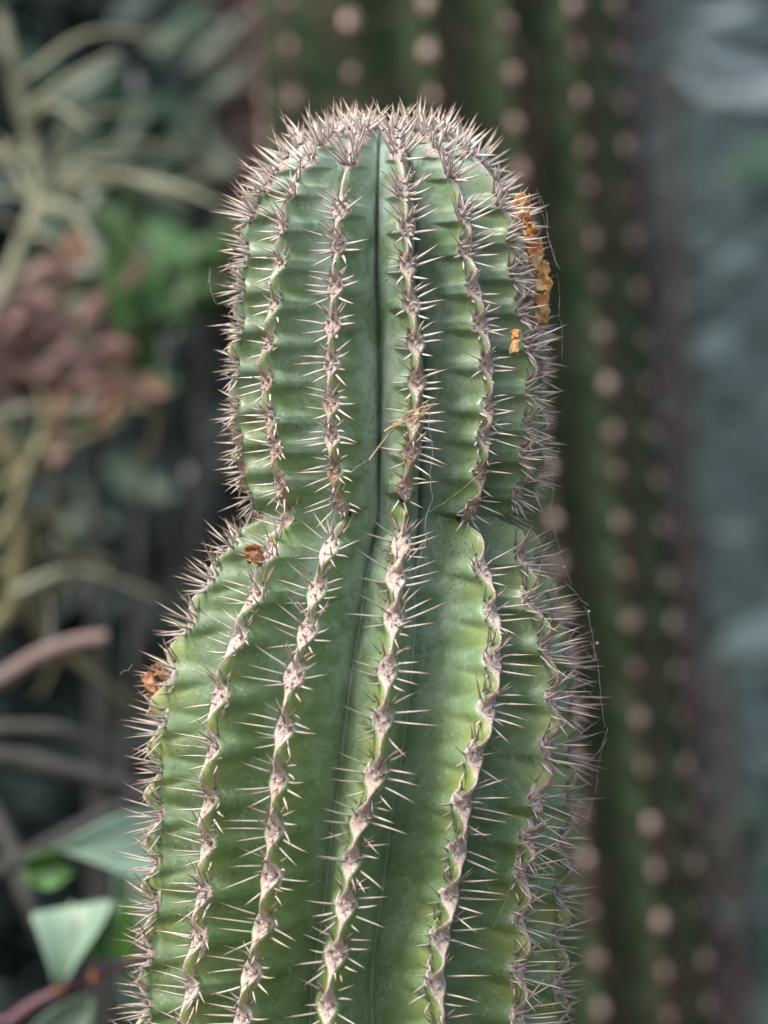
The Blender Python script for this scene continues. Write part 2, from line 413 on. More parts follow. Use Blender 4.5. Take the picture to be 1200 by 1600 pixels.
# areole pads: lumpy cushion, three shapes shared
def pad_mesh(seed):
    rr = random.Random(seed); nu, nv = 26, 16; V = []; F = []; age = []; knob = []
    kn = [(rr.gauss(0, 1.2) + a_, rr.gauss(0, 1.2) + b_, rr.uniform(1.5, 2.9)) for a_, b_ in ((8, 13), (9.5, 5), (10, -3), (8.5, -11), (5, -18), (-8, 13), (-9.5, 5), (-10, -3), (-8.5, -11), (-5, -18), (3, 8), (-4, 8), (0, -1), (4, -8), (-4, -9), (0, 16), (1, -15))]
    for i in range(nv):
        e = i / (nv - 1) * math.pi * 0.52
        for j in range(nu):
            q = 2 * math.pi * j / nu
            s = math.sin(e)
            x = math.cos(q) * s * 14.0; y = math.sin(q) * s * 25
            x *= 1 - 0.42 * abs(y) / 25
            z = math.cos(e) * 7.0 - 1.0
            d = mn.noise((x * 0.30 + seed * 7, y * 0.30, z * 0.3)) * 2.4 + mn.noise((x * 0.75 + seed, y * 0.75, 3)) * 1.1
            kk = sum(h_ * math.exp(-((x - a_) ** 2 + (y - b_) ** 2) / 3.6) for a_, b_, h_ in kn); knob.append(min(1, kk / 1.8))
            V.append((x * P, y * P, (z + kk + 0.6 * d * min(1, math.cos(e) + 0.35)) * P))
            age.append(max(0, 0.8 - math.hypot(x / 7, (y - 8) / 7)))
    return mesh_np('areole', V, grid_faces(nv, nu, True), {'age': age, 'knob': knob})
pads = [pad_mesh(s) for s in range(5)]
for p in pads: p.materials.append(M['pad'])
def pad_old(seed):
    p = pads[seed].copy(); p.attributes['age'].data.foreach_set('value', np.clip(np.array([a.value for a in pads[seed].attributes['age'].data]) + 0.55, 0, 1).astype(np.float32)); return p
pads_old = [pad_old(i) for i in range(5)]

# spines: unit meshes (length 1 along +Z, thickness as fraction), several bends
def spine_arrays(bend, tone, thick, sides=6):
    st = [(0.0, 1.25), (0.03, 1.55), (0.08, 1.12), (0.35, 0.86), (0.65, 0.58), (0.88, 0.26), (1.0, 0.03)]
    V = []; al = []
    for z, r in st:
        for j in range(sides):
            q = 2 * math.pi * j / sides
            V.append((math.cos(q) * r * thick + bend * z * z, math.sin(q) * r * thick, z)); al.append(z)
    return np.array(V), grid_faces(len(st), sides, True)[:, ::-1], np.array(al), np.full(len(al), tone)
SP = [[spine_arrays(b, tn, th) for b in (-0.09, 0.02, 0.13)] for tn in (0.0, 0.35, 0.7, 1.0) for th in (0.040,)]
SPM = []
for row in SP:
    SPM.append([])
    for (V, F, al, tn) in row:
        m_ = mesh_np('spine', V, F, {'along': al, 'tone': tn}); m_.materials.append(M['spine']); SPM[-1].append(m_)

# (direction angle in the areole plane from tangent, lift out of plane, length, root x, root y, tone index)
PATTERN = [
    (26, 46, 0.85, 11, 19, 1), (11, 42, 1.10, 13, 9, 0), (1, 38, 1.18, 14, -1, 0), (-8, 42, 1.06, 13, -11, 0), (-32, 40, 0.78, 9, -21, 0),
    (154, 46, 0.85, -11, 19, 1), (169, 42, 1.10, -13, 9, 0), (179, 38, 1.18, -14, -1, 0), (188, 42, 1.06, -13, -11, 0), (214, 40, 0.78, -9, -21, 0),
    (-88, 40, 0.60, 0, -23, 0),
    (62, 40, 0.60, 6, 17, 3), (118, 40, 0.62, -6, 17, 3), (92, 52, 0.62, 0, 9, 3), (36, 60, 0.55, 7, 4, 2), (144, 60, 0.55, -7, 4, 2), (-75, 74, 0.42, 1, -9, 2), (46, 28, 0.5, 8, 22, 2), (134, 28, 0.5, -8, 22, 2),
    (4, 54, 0.95, 7, -2, 9), (-20, 50, 0.85, 6, -12, 9), (176, 54, 0.95, -7, -2, 9), (200, 50, 0.85, -6, -12, 9), (-60, 56, 0.7, 2, -16, 9), (76, 40, 0.8, 3, 12, 9),
    (60, 82, 0.17, 6, 1, 2), (120, 80, 0.15, -6, 3, 2), (0, 84, 0.14, 1, 14, 3), (0, 82, 0.13, -3, -14, 1), (0, 82, 0.15, 5, -15, 1)]
cand = []      # (score, areole object index, matrix, tone, bend)
aobjs = []
joined = []
for k in range(NR):
    for ti in areoles[k]:
        if ti > 2290 or ti < TA + 36: continue
        t3 = np.array([ti - 9.0, ti, ti + 9.0])
        X, L, Y, x, wv = surf(k, np.zeros(3), t3)
        Xs = to_m(X, L, Y)
        th = float(np.interp(ti, TT, th_tab[k]))
        # frame from smooth profile
        sg = 10; r1, r0 = np.interp([ti + sg, ti - sg], TT, tR); l1, l0 = np.interp([ti + sg, ti - sg], TT, tL); c1, c0 = np.interp([ti + 25, ti - 25], TT, tcx)
        a1, a0 = np.interp([ti + 22, ti - 22], TT, th_tab[k])
        radv = Vector((math.sin(th), -math.cos(th), 0)); T = Vector((math.cos(th), math.sin(th), 0))
        slope = (r1 - r0) / (2 * sg); dl = (l1 - l0) / (2 * sg)
        U = (-radv * slope + Vector((0, 0, dl)) - T * (np.interp(ti, TT, tR) * (a1 - a0) / 44) - Vector(((c1 - c0) / 50, 0, 0))).normalized()
        Nn = T.cross(U).normalized()
        if Nn.dot(radv) < -0.2 and ti > 400: Nn = -Nn
        T = U.cross(Nn).normalized()
        pos = Vector(Xs[1]) + Nn * 0.6 * P
        yw = random.uniform(-0.2, 0.2); lk = random.uniform(0.84, 1.14); dk = random.uniform(0, 0.22) + (0.2 if any(-40 < ti - q[0] < 12 for q in notches[k]) else 0)
        s_ = float(np.interp(ti, [TA, TA + 110, 300, 440, 780, 870, 1050, 2400], [0.62, 0.74, 0.86, 0.90, 0.92, 1.08, 1.24, 1.28])) * random.uniform(0.9, 1.1)
        Mx = Matrix((( *(T),), (*(U),), (*(Nn),))).transposed()
        rot = (Mx @ Matrix.Rotation(yw, 3, 'Z')).to_4x4()
        camdir = Vector((0, -1, 0.0)); facing = Nn.dot(camdir)
        inview = pos.z > -0.142 and facing > -0.45 and pos.y < 0.012
        Mo = Matrix.Translation(pos) @ rot @ Matrix.Diagonal((s_, s_ * random.uniform(0.9, 1.12), s_, 1))
        old = (600 < ti < 800 and random.random() < 0.7) or (k in (5, 6) and random.random() < 0.5)
        ao = None
        if any(-22 < ti - q[0] < 14 for q in notches[k]): Mo = Mo @ Matrix.Diagonal((0.6, 0.45, 0.5, 1))
        if inview:
            ao = obj('areole', random.choice(pads_old if old else pads), None, cactus)
            ao.matrix_local = Matrix.Translation(-BASE) @ Mo
            aobjs.append((ao, Mo))
        else:
            joined.append(('pad', random.choice(pads), Mo))
        Lb = float(np.interp(ti, [TA, 120, 260, 380, 480, 770, 830, 900, 1050, 2400], [36, 48, 58, 50, 42, 39, 50, 56, 57, 57]))
        th_b = float(np.interp(ti, [TA, 300, 780, 900, 2400], [2.3, 2.1, 1.5, 1.55, 1.62]))
        pale = ti < 420
        if k not in (1, 2, 3, 4): Lb *= 1.22 if ti > 440 else 1.08
        for (ph, lift, lf, rx, ry, tn) in PATTERN:
            drop = 0.10 if ti > 830 else (0.16 if ti > 250 else 0.75)
            if random.random() < drop * 0.6 + dk: continue
            if tn == 9:
                if k in (1, 2, 3, 4) and random.random() < 0.8 and ti > 330: continue
                tn = 1
            ph_ = R_(ph + random.gauss(0, 7)) + yw; lf_ = lf * Lb * lk * random.uniform(0.74, 1.14) * (0.5 if random.random() < 0.05 and lf > .3 else 1)
            li = R_(max(4, lift + random.gauss(0, 9) + (14 if pale else 0)))
            if ti < 800 and tn == 3: lf_ *= 0.62; 
            if pale and tn >= 2: tn = 1 if random.random() < 0.75 else 2
            if pale: ph_ += (math.pi / 2 - ph_) * 0.12 if 0 < ph < 180 else 0
            d = (T * math.cos(ph_) + U * math.sin(ph_)) * math.cos(li) + Nn * math.sin(li)
            if ti > 830 and tn == 0 and random.random() < 0.85: tn = 1
            elif ti > 830 and tn == 1 and random.random() < 0.6: tn = 2
            root = pos + (T * rx + U * ry) * s_ * P + Nn * s_ * 6.2 * P * (1 - (rx / 18) ** 2)
            q = d.to_track_quat('Z', 'Y').to_matrix().to_4x4() @ Matrix.Rotation(random.uniform(0, 6.28), 4, 'Z')
            thk = (1.25 if lf < 0.2 else 1) * th_b * random.uniform(0.85, 1.15) * (1.15 if tn == 3 else 1) / (0.040)
            Ms = Matrix.Translation(root) @ q @ Matrix.Diagonal((thk * P, thk * P, lf_ * P, 1))
            b_ = random.randrange(3)
            proj = lf_ * math.sqrt(max(0.0, 1 - d.y ** 2)) 
            sx = root.x
            if ao is not None and root.z > -0.131: cand.append((proj, len(aobjs) - 1, Ms, tn, b_))
            else: joined.append(('sp', (tn, b_), Ms))
cand.sort(key=lambda c: -c[0])
for i, (s, ai, Ms, tn, b_) in enumerate(cand):
    if i < 298:
        ao, Mo = aobjs[ai]
        o = obj('spine', SPM[tn][b_], None, ao); o.matrix_parent_inverse = Matrix.Identity(4)
        o.matrix_local = Mo.inverted() @ Ms
    else: joined.append(('sp', (tn, b_), Ms))
def join_instances(items, kind, name, m, parent):
    VV = []; FF = []; A1 = []; A2 = []; off = 0
    for kd, key, Mt in items:
        if kd != kind: continue
        if kind == 'sp': V, F, a1, a2 = SP[key[0]][key[1]]
        else:
            V = np.empty(len(key.vertices) * 3, dtype=np.float32); key.vertices.foreach_get('co', V); V = V.reshape(-1, 3)
            F = np.empty(len(key.loops), dtype=np.int32); key.loops.foreach_get('vertex_index', F); F = F.reshape(-1, 4); a1 = np.full(len(V), 0.3); a2 = a1
        A = np.array(Mt); VV.append(V @ A[:3, :3].T + A[:3, 3]); FF.append(F + off); off += len(V); A1.append(a1); A2.append(a2)
    me = mesh_np(name, np.concatenate(VV) - np.array(BASE), np.concatenate(FF), {'along': np.concatenate(A1), 'tone': np.concatenate(A2)} if kind == 'sp' else {'age': np.concatenate(A1)})
    o = obj(name, me, m, parent); o['kind'] = 'stuff'; return o
join_instances(joined, 'sp', 'spines', M['spine'], cactus)
join_instances(joined, 'pad', 'rear_areoles', M['pad'], cactus)
print('areoles', len(aobjs), 'spines', len(cand), len(joined))

# dried flower remains on the ribs
def shell(me, th, m):
    """give an open sheet a thickness: second layer along the normals plus a rim"""
    bm = bmesh.new(); bm.from_mesh(me); bm.normal_update()
    edge = [e for e in bm.edges if e.is_boundary]
    low = {v: bm.verts.new(v.co - v.normal * th) for v in bm.verts[:]}
    for f in bm.faces[:]: bm.faces.new([low[v] for v in reversed(f.verts)])
    for e in edge:
        a, b = e.verts; bm.faces.new((a, b, low[b], low[a]))
    bmesh.ops.recalc_face_normals(bm, faces=bm.faces[:])
    bm.to_mesh(me); bm.free()
    for p in me.polygons: p.use_smooth = True
    me.materials.append(m); return me
def crumple(name, size, m, seed, nu=24, nv=16, turns=0.6):
    """crumpled dry petal sheet with thickness"""
    V = []
    for i in range(nv):
        for j in range(nu):
            a = i / (nv - 1) - 0.5; b = j / (nu - 1) - 0.5
            ang = a * math.pi * turns * 2
            r = 0.36 + 0.22 * mn.noise((a * 3 + seed, b * 3, 1))
            w_ = 1 - 0.5 * abs(b) * 2 * (0.5 + 0.5 * mn.noise((a * 7, seed, 2)))
            x = math.sin(ang) * r * w_; y = -math.cos(ang) * r * w_; z = b
            n3 = [mn.noise((x * 4.2 + seed * 3 + q * 11, y * 4.2, z * 4.2)) * 0.20 + mn.noise((x * 7 + q * 5, y * 7 + seed, z * 7)) * 0.06 for q in range(3)]
            V.append(((x + n3[0]) * size[0], (y + n3[1]) * size[1], (z + n3[2]) * size[2]))
    me = mesh_np(name, np.array(V), grid_faces(nv, nu, False))
    return shell(me, 0.00018, m)
def petal_mat(name, c1, c2, c3):
    m = simple(name, c1, c2, 110, 0.5, 0.3, 0.3, c3)
    b = m.node_tree.nodes['Principled BSDF']; b.inputs['Subsurface Weight'].default_value = 0.25
    b.inputs['Subsurface Radius'].default_value = (1, 0.5, 0.2); b.inputs['Subsurface Scale'].default_value = 0.001
    return m
M['orange'] = petal_mat('dry_petal', (0.38, 0.15, 0.045), (0.62, 0.31, 0.12), (0.80, 0.58, 0.38))
M['brown'] = petal_mat('dry_brown_petal', (0.13, 0.045, 0.02), (0.32, 0.14, 0.065), (0.52, 0.33, 0.20))
def on_ridge(px, py, dist_units):
    """point of the photo's sight line at a depth of dist_units behind/in front of the axis"""
    return at(px, py, (CD + dist_units) * P)
DF = [(814, 326, -60, 36, 26, 40, 'orange', 1, 0.2), (828, 366, -70, 40, 28, 44, 'orange', 2, 0.5), (836, 400, -65, 36, 26, 46, 'orange', 3, -0.2), (848, 434, -50, 34, 26, 44, 'orange', 4, 0.15), (846, 480, -50, 28, 24, 46, 'orange', 5, 0.1), (852, 456, -50, 26, 22, 42, 'orange', 8, 0.3),
      (805, 534, -165, 20, 14, 36, 'orange', 6, 0.1), (396, 868, -195, 46, 22, 30, 'brown', 7, 0.3),
      (238, 1072, -45, 30, 26, 42, 'brown', 9, -0.5), (246, 1098, -45, 28, 24, 40, 'brown', 10, 0.4), (252, 1050, -40, 24, 20, 34, 'brown', 12, -0.6)]
for (px, py, dz, sx, sy, sz, mk, sd_, rz) in DF:
    me = crumple('dried_petal', (sx * P, sy * P, sz * P), M[mk], sd_)
    o = obj('dried_petal', me, None, cactus); o.location = on_ridge(px, py, dz) - BASE; o.rotation_euler = (random.uniform(-.3, .3), rz, random.uniform(-1.2, 1.2))
    o['label'] = 'crumpled orange dried petal' if mk == 'orange' else 'crumpled brown dried petal'

# straw caught on the middle rib
M['straw'] = simple('straw', (0.42, 0.29, 0.13), (0.70, 0.55, 0.33), 300, 0.5, 0.4)
sb = on_ridge(650, 655, -300)
straw = empty('dry_straw', sb)
prop(straw, 'thin golden straw wisps caught on the spines of the middle rib', 'straw')
ST = [[(577, 719, -262), (600, 688, -275), (622, 664, -292), (652, 640, -306), (677, 632, -312)],
      [(604, 672, -285), (632, 659, -296), (655, 648, -305), (681, 630, -312)],
      [(601, 674, -284), (640, 650, -300), (672, 645, -310)],
      [(640, 668, -296), (655, 652, -304), (668, 630, -311)],
      [(622, 667, -288), (636, 645, -302), (664, 641, -306)]]
for i, s in enumerate(ST):
    pts = [p - sb for p in spline([on_ridge(*q) for q in s], 14)]
    r = [1.6 * P * (1 - 0.55 * j / 13) for j in range(14)]
    V, F = tube(pts, r, 5); obj('straw_blade', mesh_np('straw_blade', V, F), M['straw'], straw)
obj('straw_husk', crumple('straw_husk', (9 * P, 4 * P, 13 * P), M['straw'], 31), None, straw, on_ridge(652, 646, -312) - sb)

# cobweb threads: each web is one object of very fine threads
mw, n, b = mat('cobweb_silk', 0.4, 0.5); b.inputs['Base Color'].default_value = (0.62, 0.64, 0.62, 1); b.inputs['Alpha'].default_value = 0.5
def web(label, threads, rad=0.2, beads=()):
    e = empty('cobweb', on_ridge(*threads[0][0])); prop(e, label, 'cobweb')
    for t_ in threads:
        n_ = max(10, len(t_) * 5)
        pts = spline([on_ridge(*q) for q in t_], n_)
        pts = [p - e.location + Vector((random.gauss(0, .5), 0, random.gauss(0, .5))) * P for p in pts]
        V, F = tube(pts, [rad * P * random.uniform(.6, 1.5) for _ in pts], 4)
        obj('thread', mesh_np('thread', V, F), mw, e)
    for (px, py, dz, r) in beads[:2]:
        c = on_ridge(px, py, dz) - e.location
        V, F = tube([c + Vector((0, 0, z)) * r * P for z in (-1, -.6, 0, .6, 1)], [r * P * q for q in (.05, .8, 1, .8, .05)], 7)
        obj('dust_speck', mesh_np('dust_speck', V, F), mw, e)
def wander(a, b, dz, sag=6, n=5):
    out = []
    for i in range(n):
        f = i / (n - 1); out.append((a[0] + (b[0] - a[0]) * f + random.gauss(0, 1.5), a[1] + (b[1] - a[1]) * f + sag * math.sin(math.pi * f) + random.gauss(0, 1.5), dz))
    return out
web('fine cobweb strands joining spine tips beside the orange dried petals', [wander((838, 296), (872, 420), -60, 2), wander((846, 305), (872, 420), -60, 4), wander((872, 426), (880, 560), -50, -3)])
web('cobweb strand hanging beside the waist on the right edge of the cactus', [wander((858, 800), (880, 880), -60, 3), wander((880, 880), (892, 915), -60, 2), wander((870, 700), (860, 800), -60, 5), wander((886, 905), (918, 945), -60, 8)], 0.28, [(881, 886, -60, 2.2)])
web('dusty cobweb strung between the lower right spine tips', [wander((918, 945), (932, 1030), -60, 0), wander((932, 1030), (905, 1000), -60, 8), wander((925, 1000), (948, 1135), -55, 4), wander((948, 1135), (926, 1240), -55, 3), wander((900, 1060), (940, 1090), -60, 10), wander((905, 1200), (950, 1150), -60, 8), wander((912, 1290), (928, 1250), -60, 4)], 0.28, [(920, 955, -60, 2.4), (933, 1005, -60, 2.4), (941, 1078, -60, 2.2)])
web('sagging cobweb threads spanning the right groove below the waist', [wander((668, 800), (755, 735), -210, 5), wander((671, 640), (676, 780), -250, -8), wander((676, 780), (650, 900), -250, 4), wander((800, 1150), (835, 1250), -150, 2), wander((770, 1450), (800, 1380), -200, 4), wander((790, 1180), (745, 1130), -190, 6)], 0.3)
web('thin cobweb thread crossing the lower left face of the cactus', [wander((333, 1480), (312, 1595), -190, -4), wander((575, 719), (540, 735), -260, 3), wander((540, 735), (505, 830), -250, -4), wander((480, 1385), (500, 1375), -230, 1)], 0.3)
web('loose cobweb thread hanging from the leftmost upper spines', [wander((328, 418), (326, 448), -60, 0, 4), wander((326, 425), (334, 470), -60, 2, 4), wander((188, 1052), (206, 1040), -60, 3, 4)], 0.3)

# ================================================================== BACKGROUND
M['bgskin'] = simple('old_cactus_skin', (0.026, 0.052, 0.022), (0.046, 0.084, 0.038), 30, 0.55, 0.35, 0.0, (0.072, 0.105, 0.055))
M['bgspine'] = simple('old_spine', (0.050, 0.018, 0.022), (0.13, 0.062, 0.065), 40, 0.6, 0.2)
M['bgfelt'] = simple('old_felt', (0.48, 0.32, 0.26), (0.68, 0.52, 0.46), 150, 0.95, 0.1, 0.0, (0.75, 0.60, 0.54))
# tall column behind; D2 metres from the lens
D2 = 1.75
def bgc_axis(z):   # axis leans: x in metres at height z
    py = 800 - z * CD / D2
    px = np.interp(py, [-2000, 0, 200, 1600, 6000], [600, 688, 702, 838, 1100])
    return (px - 600) * D2 / CD
bR = 300 * D2 / CD
yb = D2 - CD * P + 0.05
zz = np.r_[np.arange(GZ, -0.35, 0.03), np.arange(-0.35, 0.36, 0.004), np.arange(0.36, 0.62, 0.02)]
nrib = 15; cols = nrib * 14; V = []
th0 = R_(-5)
for z in zz:
    ctr = bgc_axis(z); cap = max(0.02, 1 - max(0, (z - 0.48) / 0.14) ** 2) ** 0.5
    for j in range(cols):
        q = j / cols * nrib; f = q - math.floor(q); a = th0 + j / cols * 2 * math.pi
        x_ = abs(f - 0.5) * 2   # 1 at crest
        crest = 1 - x_
        crw = 0.5 + 0.5 * math.cos(2 * math.pi * z / 0.0245 + math.floor(q + 0.5) * 2.1)
        r = bR * cap * (1 - 0.34 * math.sin(math.pi / 2 * crest ** 1.0)) - 0.003 * crw * (1 - crest) ** 2
        V.append((ctr + r * math.sin(a), yb - r * math.cos(a), z))
B2 = Vector((float(bgc_axis(GZ)), yb, GZ))
bgc = empty('tall_cactus', B2); prop(bgc, 'tall out of focus dark green cactus column with dotted tan areoles behind the sharp cactus', 'cactus')
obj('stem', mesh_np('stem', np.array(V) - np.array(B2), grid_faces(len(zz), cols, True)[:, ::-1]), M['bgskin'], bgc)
def blob_mesh(name, r, seed, m):
    V = []; nu, nv = 8, 6
    for i in range(nv):
        e = i / (nv - 1) * math.pi
        for j in range(nu):
            q = 2 * math.pi * j / nu; k = 1 + 0.25 * mn.noise((math.cos(q) * 2 + seed, math.sin(q) * 2, e))
            V.append((math.cos(q) * math.sin(e) * r * k, math.sin(q) * math.sin(e) * r * 0.5 * k, math.cos(e) * r * 1.15 * k))
    me = mesh_np(name, V, grid_faces(nv, nu, True)); me.materials.append(m); return me
blobs = [blob_mesh('areole', 0.0035, s, M['bgfelt']) for s in range(4)]
SV = []; SF = []; off = 0; na = 0
TR6 = [(898,8),(900,72),(903,150),(903,228),(903,292),(912,375),(915,445),(918,520),(922,603),(932,672),(945,740),(952,812),(962,890),(975,968),(988,1048),(995,1122),(1003,1198),(1016,1290),(1019,1368),(1022,1445),(1033,1524),(1040,1595)]
for rib in range(-5, 6):
    a = th0 + (rib + 0.0) * 2 * math.pi / nrib
    if rib == 2: zs = [(800 - py) * (D2 + 0.05 - bR * 0.75) / CD for _, py in TR6]
    else:
        ph = [0, 0.0105, 0.004, 0.017, 0.008][rib % 5]; zs = list(np.arange(0.30 - ph, -0.32, -0.0243))
    for z in zs:
        z += random.gauss(0, 0.0009)
        c = Vector((float(bgc_axis(z)) + bR * math.sin(a), yb - bR * math.cos(a), z))
        if abs(rib) <= 4 and -0.30 < z < 0.29:
            o = obj('areole', random.choice(blobs), None, bgc, c - B2); o.rotation_euler = (0, 0, a); o.scale = [random.uniform(.8, 1.3)] * 3
        for s in range(12):
            n_ = Vector((math.sin(a), -math.cos(a), 0)); t_ = Vector((math.cos(a), math.sin(a), 0)); q = random.uniform(0, 6.28); li = random.uniform(0.15, 0.9)
            d = (t_ * math.cos(q) + Vector((0, 0, 1)) * math.sin(q)) * math.cos(li) + n_ * math.sin(li)
            ln = random.uniform(0.014, 0.030) * random.choice((1, 1.3, 2.2))
            Vt, Ft = tube([c, c + d * ln * 0.6, c + d * ln], [0.0005, 0.0004, 0.0001], 3)
            SV += Vt; SF += [tuple(i + off for i in f) for f in Ft]; off += len(Vt)
o = obj('spines', mesh_np('spines', np.array(SV) - np.array(B2), SF), M['bgspine'], bgc); o['kind'] = 'stuff'

# ---- leaves
def leaf_mesh(name, L, W, m, fold=0.25, curl=0.3, seed=0, nu=9, nv=7, shape=1.0):
    """leaf along +Z from the origin, facing -Y, with thickness"""
    V = []
    for i in range(nu):
        s = i / (nu - 1); wd = W * (math.sin(math.pi * min(1, s ** shape * 0.97 + 0.015)) ** 0.8) * 0.5
        for j in range(nv):
            q = j / (nv - 1) * 2 - 1
            y = fold * abs(q) * wd + math.sin(s * 9 + seed) * 0.03 * W * q - curl * L * s * s
            V.append((q * wd, y, s * L * (1 - 0.25 * curl * s)))
    return shell(mesh_np(name, V, grid_faces(nu, nv, False)), min(0.0006, W * 0.04), m)
def leaf_mat(name, c1, c2, scale=40, rough=0.4, trans=0.25, c3=None):
    m = simple(name, c1, c2, scale, rough, 0.5, 0.15, c3)
    n = m.node_tree; b = n.nodes['Principled BSDF']; b.inputs['Subsurface Weight'].default_value = 0.0
    return m
M['glaucous'] = leaf_mat('glaucous_leaf', (0.14, 0.225, 0.155), (0.22, 0.32, 0.235), 60, 0.38)
M['leafrib'] = simple('leaf_rib', (0.24, 0.32, 0.24), (0.32, 0.40, 0.30), 60, 0.5)
M['leafgreen'] = leaf_mat('fresh_leaf', (0.035, 0.11, 0.016), (0.06, 0.17, 0.025), 60, 0.4)
M['shadeleaf'] = leaf_mat('shade_leaf', (0.007, 0.017, 0.017), (0.014, 0.031, 0.030), 8, 0.7, c3=(0.016, 0.044, 0.024))  # far foliage: the background shade is put into these dark colours
M['midleaf'] = leaf_mat('mid_leaf', (0.022, 0.065, 0.016), (0.042, 0.115, 0.025), 14, 0.45)
M['deepleaf'] = leaf_mat('deep_leaf', (0.014, 0.036, 0.020), (0.026, 0.062, 0.032), 14, 0.5)
M['brownleaf'] = leaf_mat('withered_leaf', (0.12, 0.065, 0.058), (0.25, 0.155, 0.135), 20, 0.75, c3=(0.33, 0.21, 0.17))
M['rustleaf'] = leaf_mat('rusty_leaf', (0.13, 0.06, 0.035), (0.22, 0.12, 0.075), 20, 0.7)
M['paletwig'] = simple('pale_dry_twig', (0.16, 0.165, 0.11), (0.30, 0.31, 0.23), 25, 0.8, 0.2)
M['olivetwig'] = simple('olive_dry_twig', (0.10, 0.095, 0.048), (0.19, 0.18, 0.105), 25, 0.8, 0.2)
M['pinktwig'] = simple('pink_bark', (0.13, 0.09, 0.08), (0.215, 0.155, 0.14), 40, 0.7, 0.3, 0.4)
M['greytwig'] = simple('grey_bark', (0.04, 0.04, 0.038), (0.085, 0.085, 0.078), 40, 0.8, 0.2)
M['purple'] = simple('purple_stem', (0.075, 0.03, 0.045), (0.15, 0.065, 0.085), 60, 0.45, 0.4)
M['bud'] = simple('orange_bud', (0.20, 0.055, 0.025), (0.32, 0.12, 0.05), 200, 0.5, 0.4)

def twig(name, ctrl, r0, r1, m, parent, n=16, sides=7):
    base = parent.location if parent else Vector((0, 0, 0))
    pts = [p - base for p in spline(ctrl, n)]
    V, F = tube(pts, [r0 + (r1 - r0) * i / (n - 1) for i in range(n)], sides)
    return obj(name, mesh_np(name, V, F), m, parent)
def put_leaf(name, me, p, d, face, parent):
    """place shared leaf mesh with its length along d, its face towards 'face'"""
    d = Vector(d).normalized(); y = (-Vector(face)); y = (y - d * y.dot(d)).normalized(); x = y.cross(d)
    o = obj(name, me, None, parent)
    o.matrix_local = Matrix.Translation(Vector(p) - parent.location) @ Matrix((x, y, d)).transposed().to_4x4()
    return o

# ---- leafy branch at lower left, fairly near
D3 = 1.22
b3 = Vector((at(-60, 1650, D3).x, at(0, 0, D3).y, GZ))
br = empty('leafy_branch', b3); prop(br, 'purple stemmed branch with blue grey leaves at the lower left behind the cactus', 'plant')
twig('stem', [Vector((b3.x, b3.y, GZ)), at(-60, 2600, D3), at(-40, 1700, D3), at(20, 1595, D3), at(95, 1548, D3), at(150, 1522, D3), at(230, 1490, D3 + 0.02), at(330, 1400, D3 + 0.03)], 0.0034, 0.0013, M['purple'], br, 40)
def big_leaf(pts_px, d, m, label=None, bulge=0.006, nm='leaf'):
    """leaf blade spanned between two traced edges; pts_px: list of (left px, left py, right px, right py, depth offset)"""
    V = []; nu = len(pts_px); nv = 7
    for (x0, y0, x1, y1, dz) in pts_px:
        for j in range(nv):
            q = j / (nv - 1); px = x0 + (x1 - x0) * q; py = y0 + (y1 - y0) * q
            V.append(tuple(at(px, py, d + dz + bulge * (1 - (2 * q - 1) ** 2)) - b3))
    me = mesh_np(nm, V, grid_faces(nu, nv, False))
    bm = bmesh.new(); bm.from_mesh(me); bmesh.ops.subdivide_edges(bm, edges=bm.edges[:], cuts=1, use_grid_fill=True)
    for _ in range(2): bmesh.ops.smooth_vert(bm, verts=bm.verts[:], factor=0.5, use_axis_x=True, use_axis_y=True, use_axis_z=True)
    bmesh.ops.solidify(bm, geom=bm.faces[:], thickness=0.0005); bm.to_mesh(me); bm.free()
    for p in me.polygons: p.use_smooth = True
    o = obj(nm, me, m, br)
    mid = [at((q[0] + q[2]) / 2, (q[1] + q[3]) / 2, d + q[4] + bulge - 0.0006) - b3 for q in pts_px]
    Vt, Ft = tube(spline(mid, 14), [0.0009 - 0.00005 * q for q in range(14)], 5)
    obj('midrib', mesh_np('midrib', [tuple(Vector(v)) for v in Vt], Ft), M['leafrib'], o)
    if label: o['label'] = label
    return o
big_leaf([(78,1322,84,1326,0), (95,1316,150,1350,0.0), (125,1298,200,1372,0.004), (165,1275,240,1385,0.01), (205,1262,290,1380,0.02), (250,1262,320,1340,0.03)], D3, M['glaucous'], 'blue grey leaf with pale upper side', 0.004)
big_leaf([(33,1352,36,1372,0.004), (45,1335,62,1394,0.004), (80,1326,90,1392,0.003), (110,1345,118,1362,0.002)], D3, M['leafgreen'], 'bright green leaf underside curling back')
big_leaf([(42,1422,180,1400,0.008), (55,1455,172,1425,0.004), (68,1490,155,1455,0.002), (80,1520,128,1490,0.0), (88,1545,98,1540,0.0)], D3 - 0.01, M['glaucous'], 'triangular blue grey leaf')
big_leaf([(165,1420,205,1400,0.01), (140,1450,210,1440,0.01), (128,1482,215,1490,0.01), (150,1500,205,1512,0.01)], D3 + 0.01, M['leafgreen'], 'fresh green leaf behind the triangular one')
big_leaf([(178,1345,215,1340,0.02), (175,1400,240,1400,0.02), (180,1470,245,1460,0.02), (182,1540,250,1550,0.02), (200,1600,240,1640,0.02)], D3 + 0.01, M['glaucous'])
big_leaf([(140,1550,146,1556,0.0), (95,1568,142,1600,0.0), (60,1590,128,1640,0.0), (20,1640,90,1690,0.0)], D3 - 0.005, M['glaucous'])
for px, py in ((92, 1547), (146, 1525)):
    o = obj('bud', crumple('bud', (0.0045, 0.003, 0.004), M['bud'], px), None, br, at(px, py, D3 - 0.006) - b3)

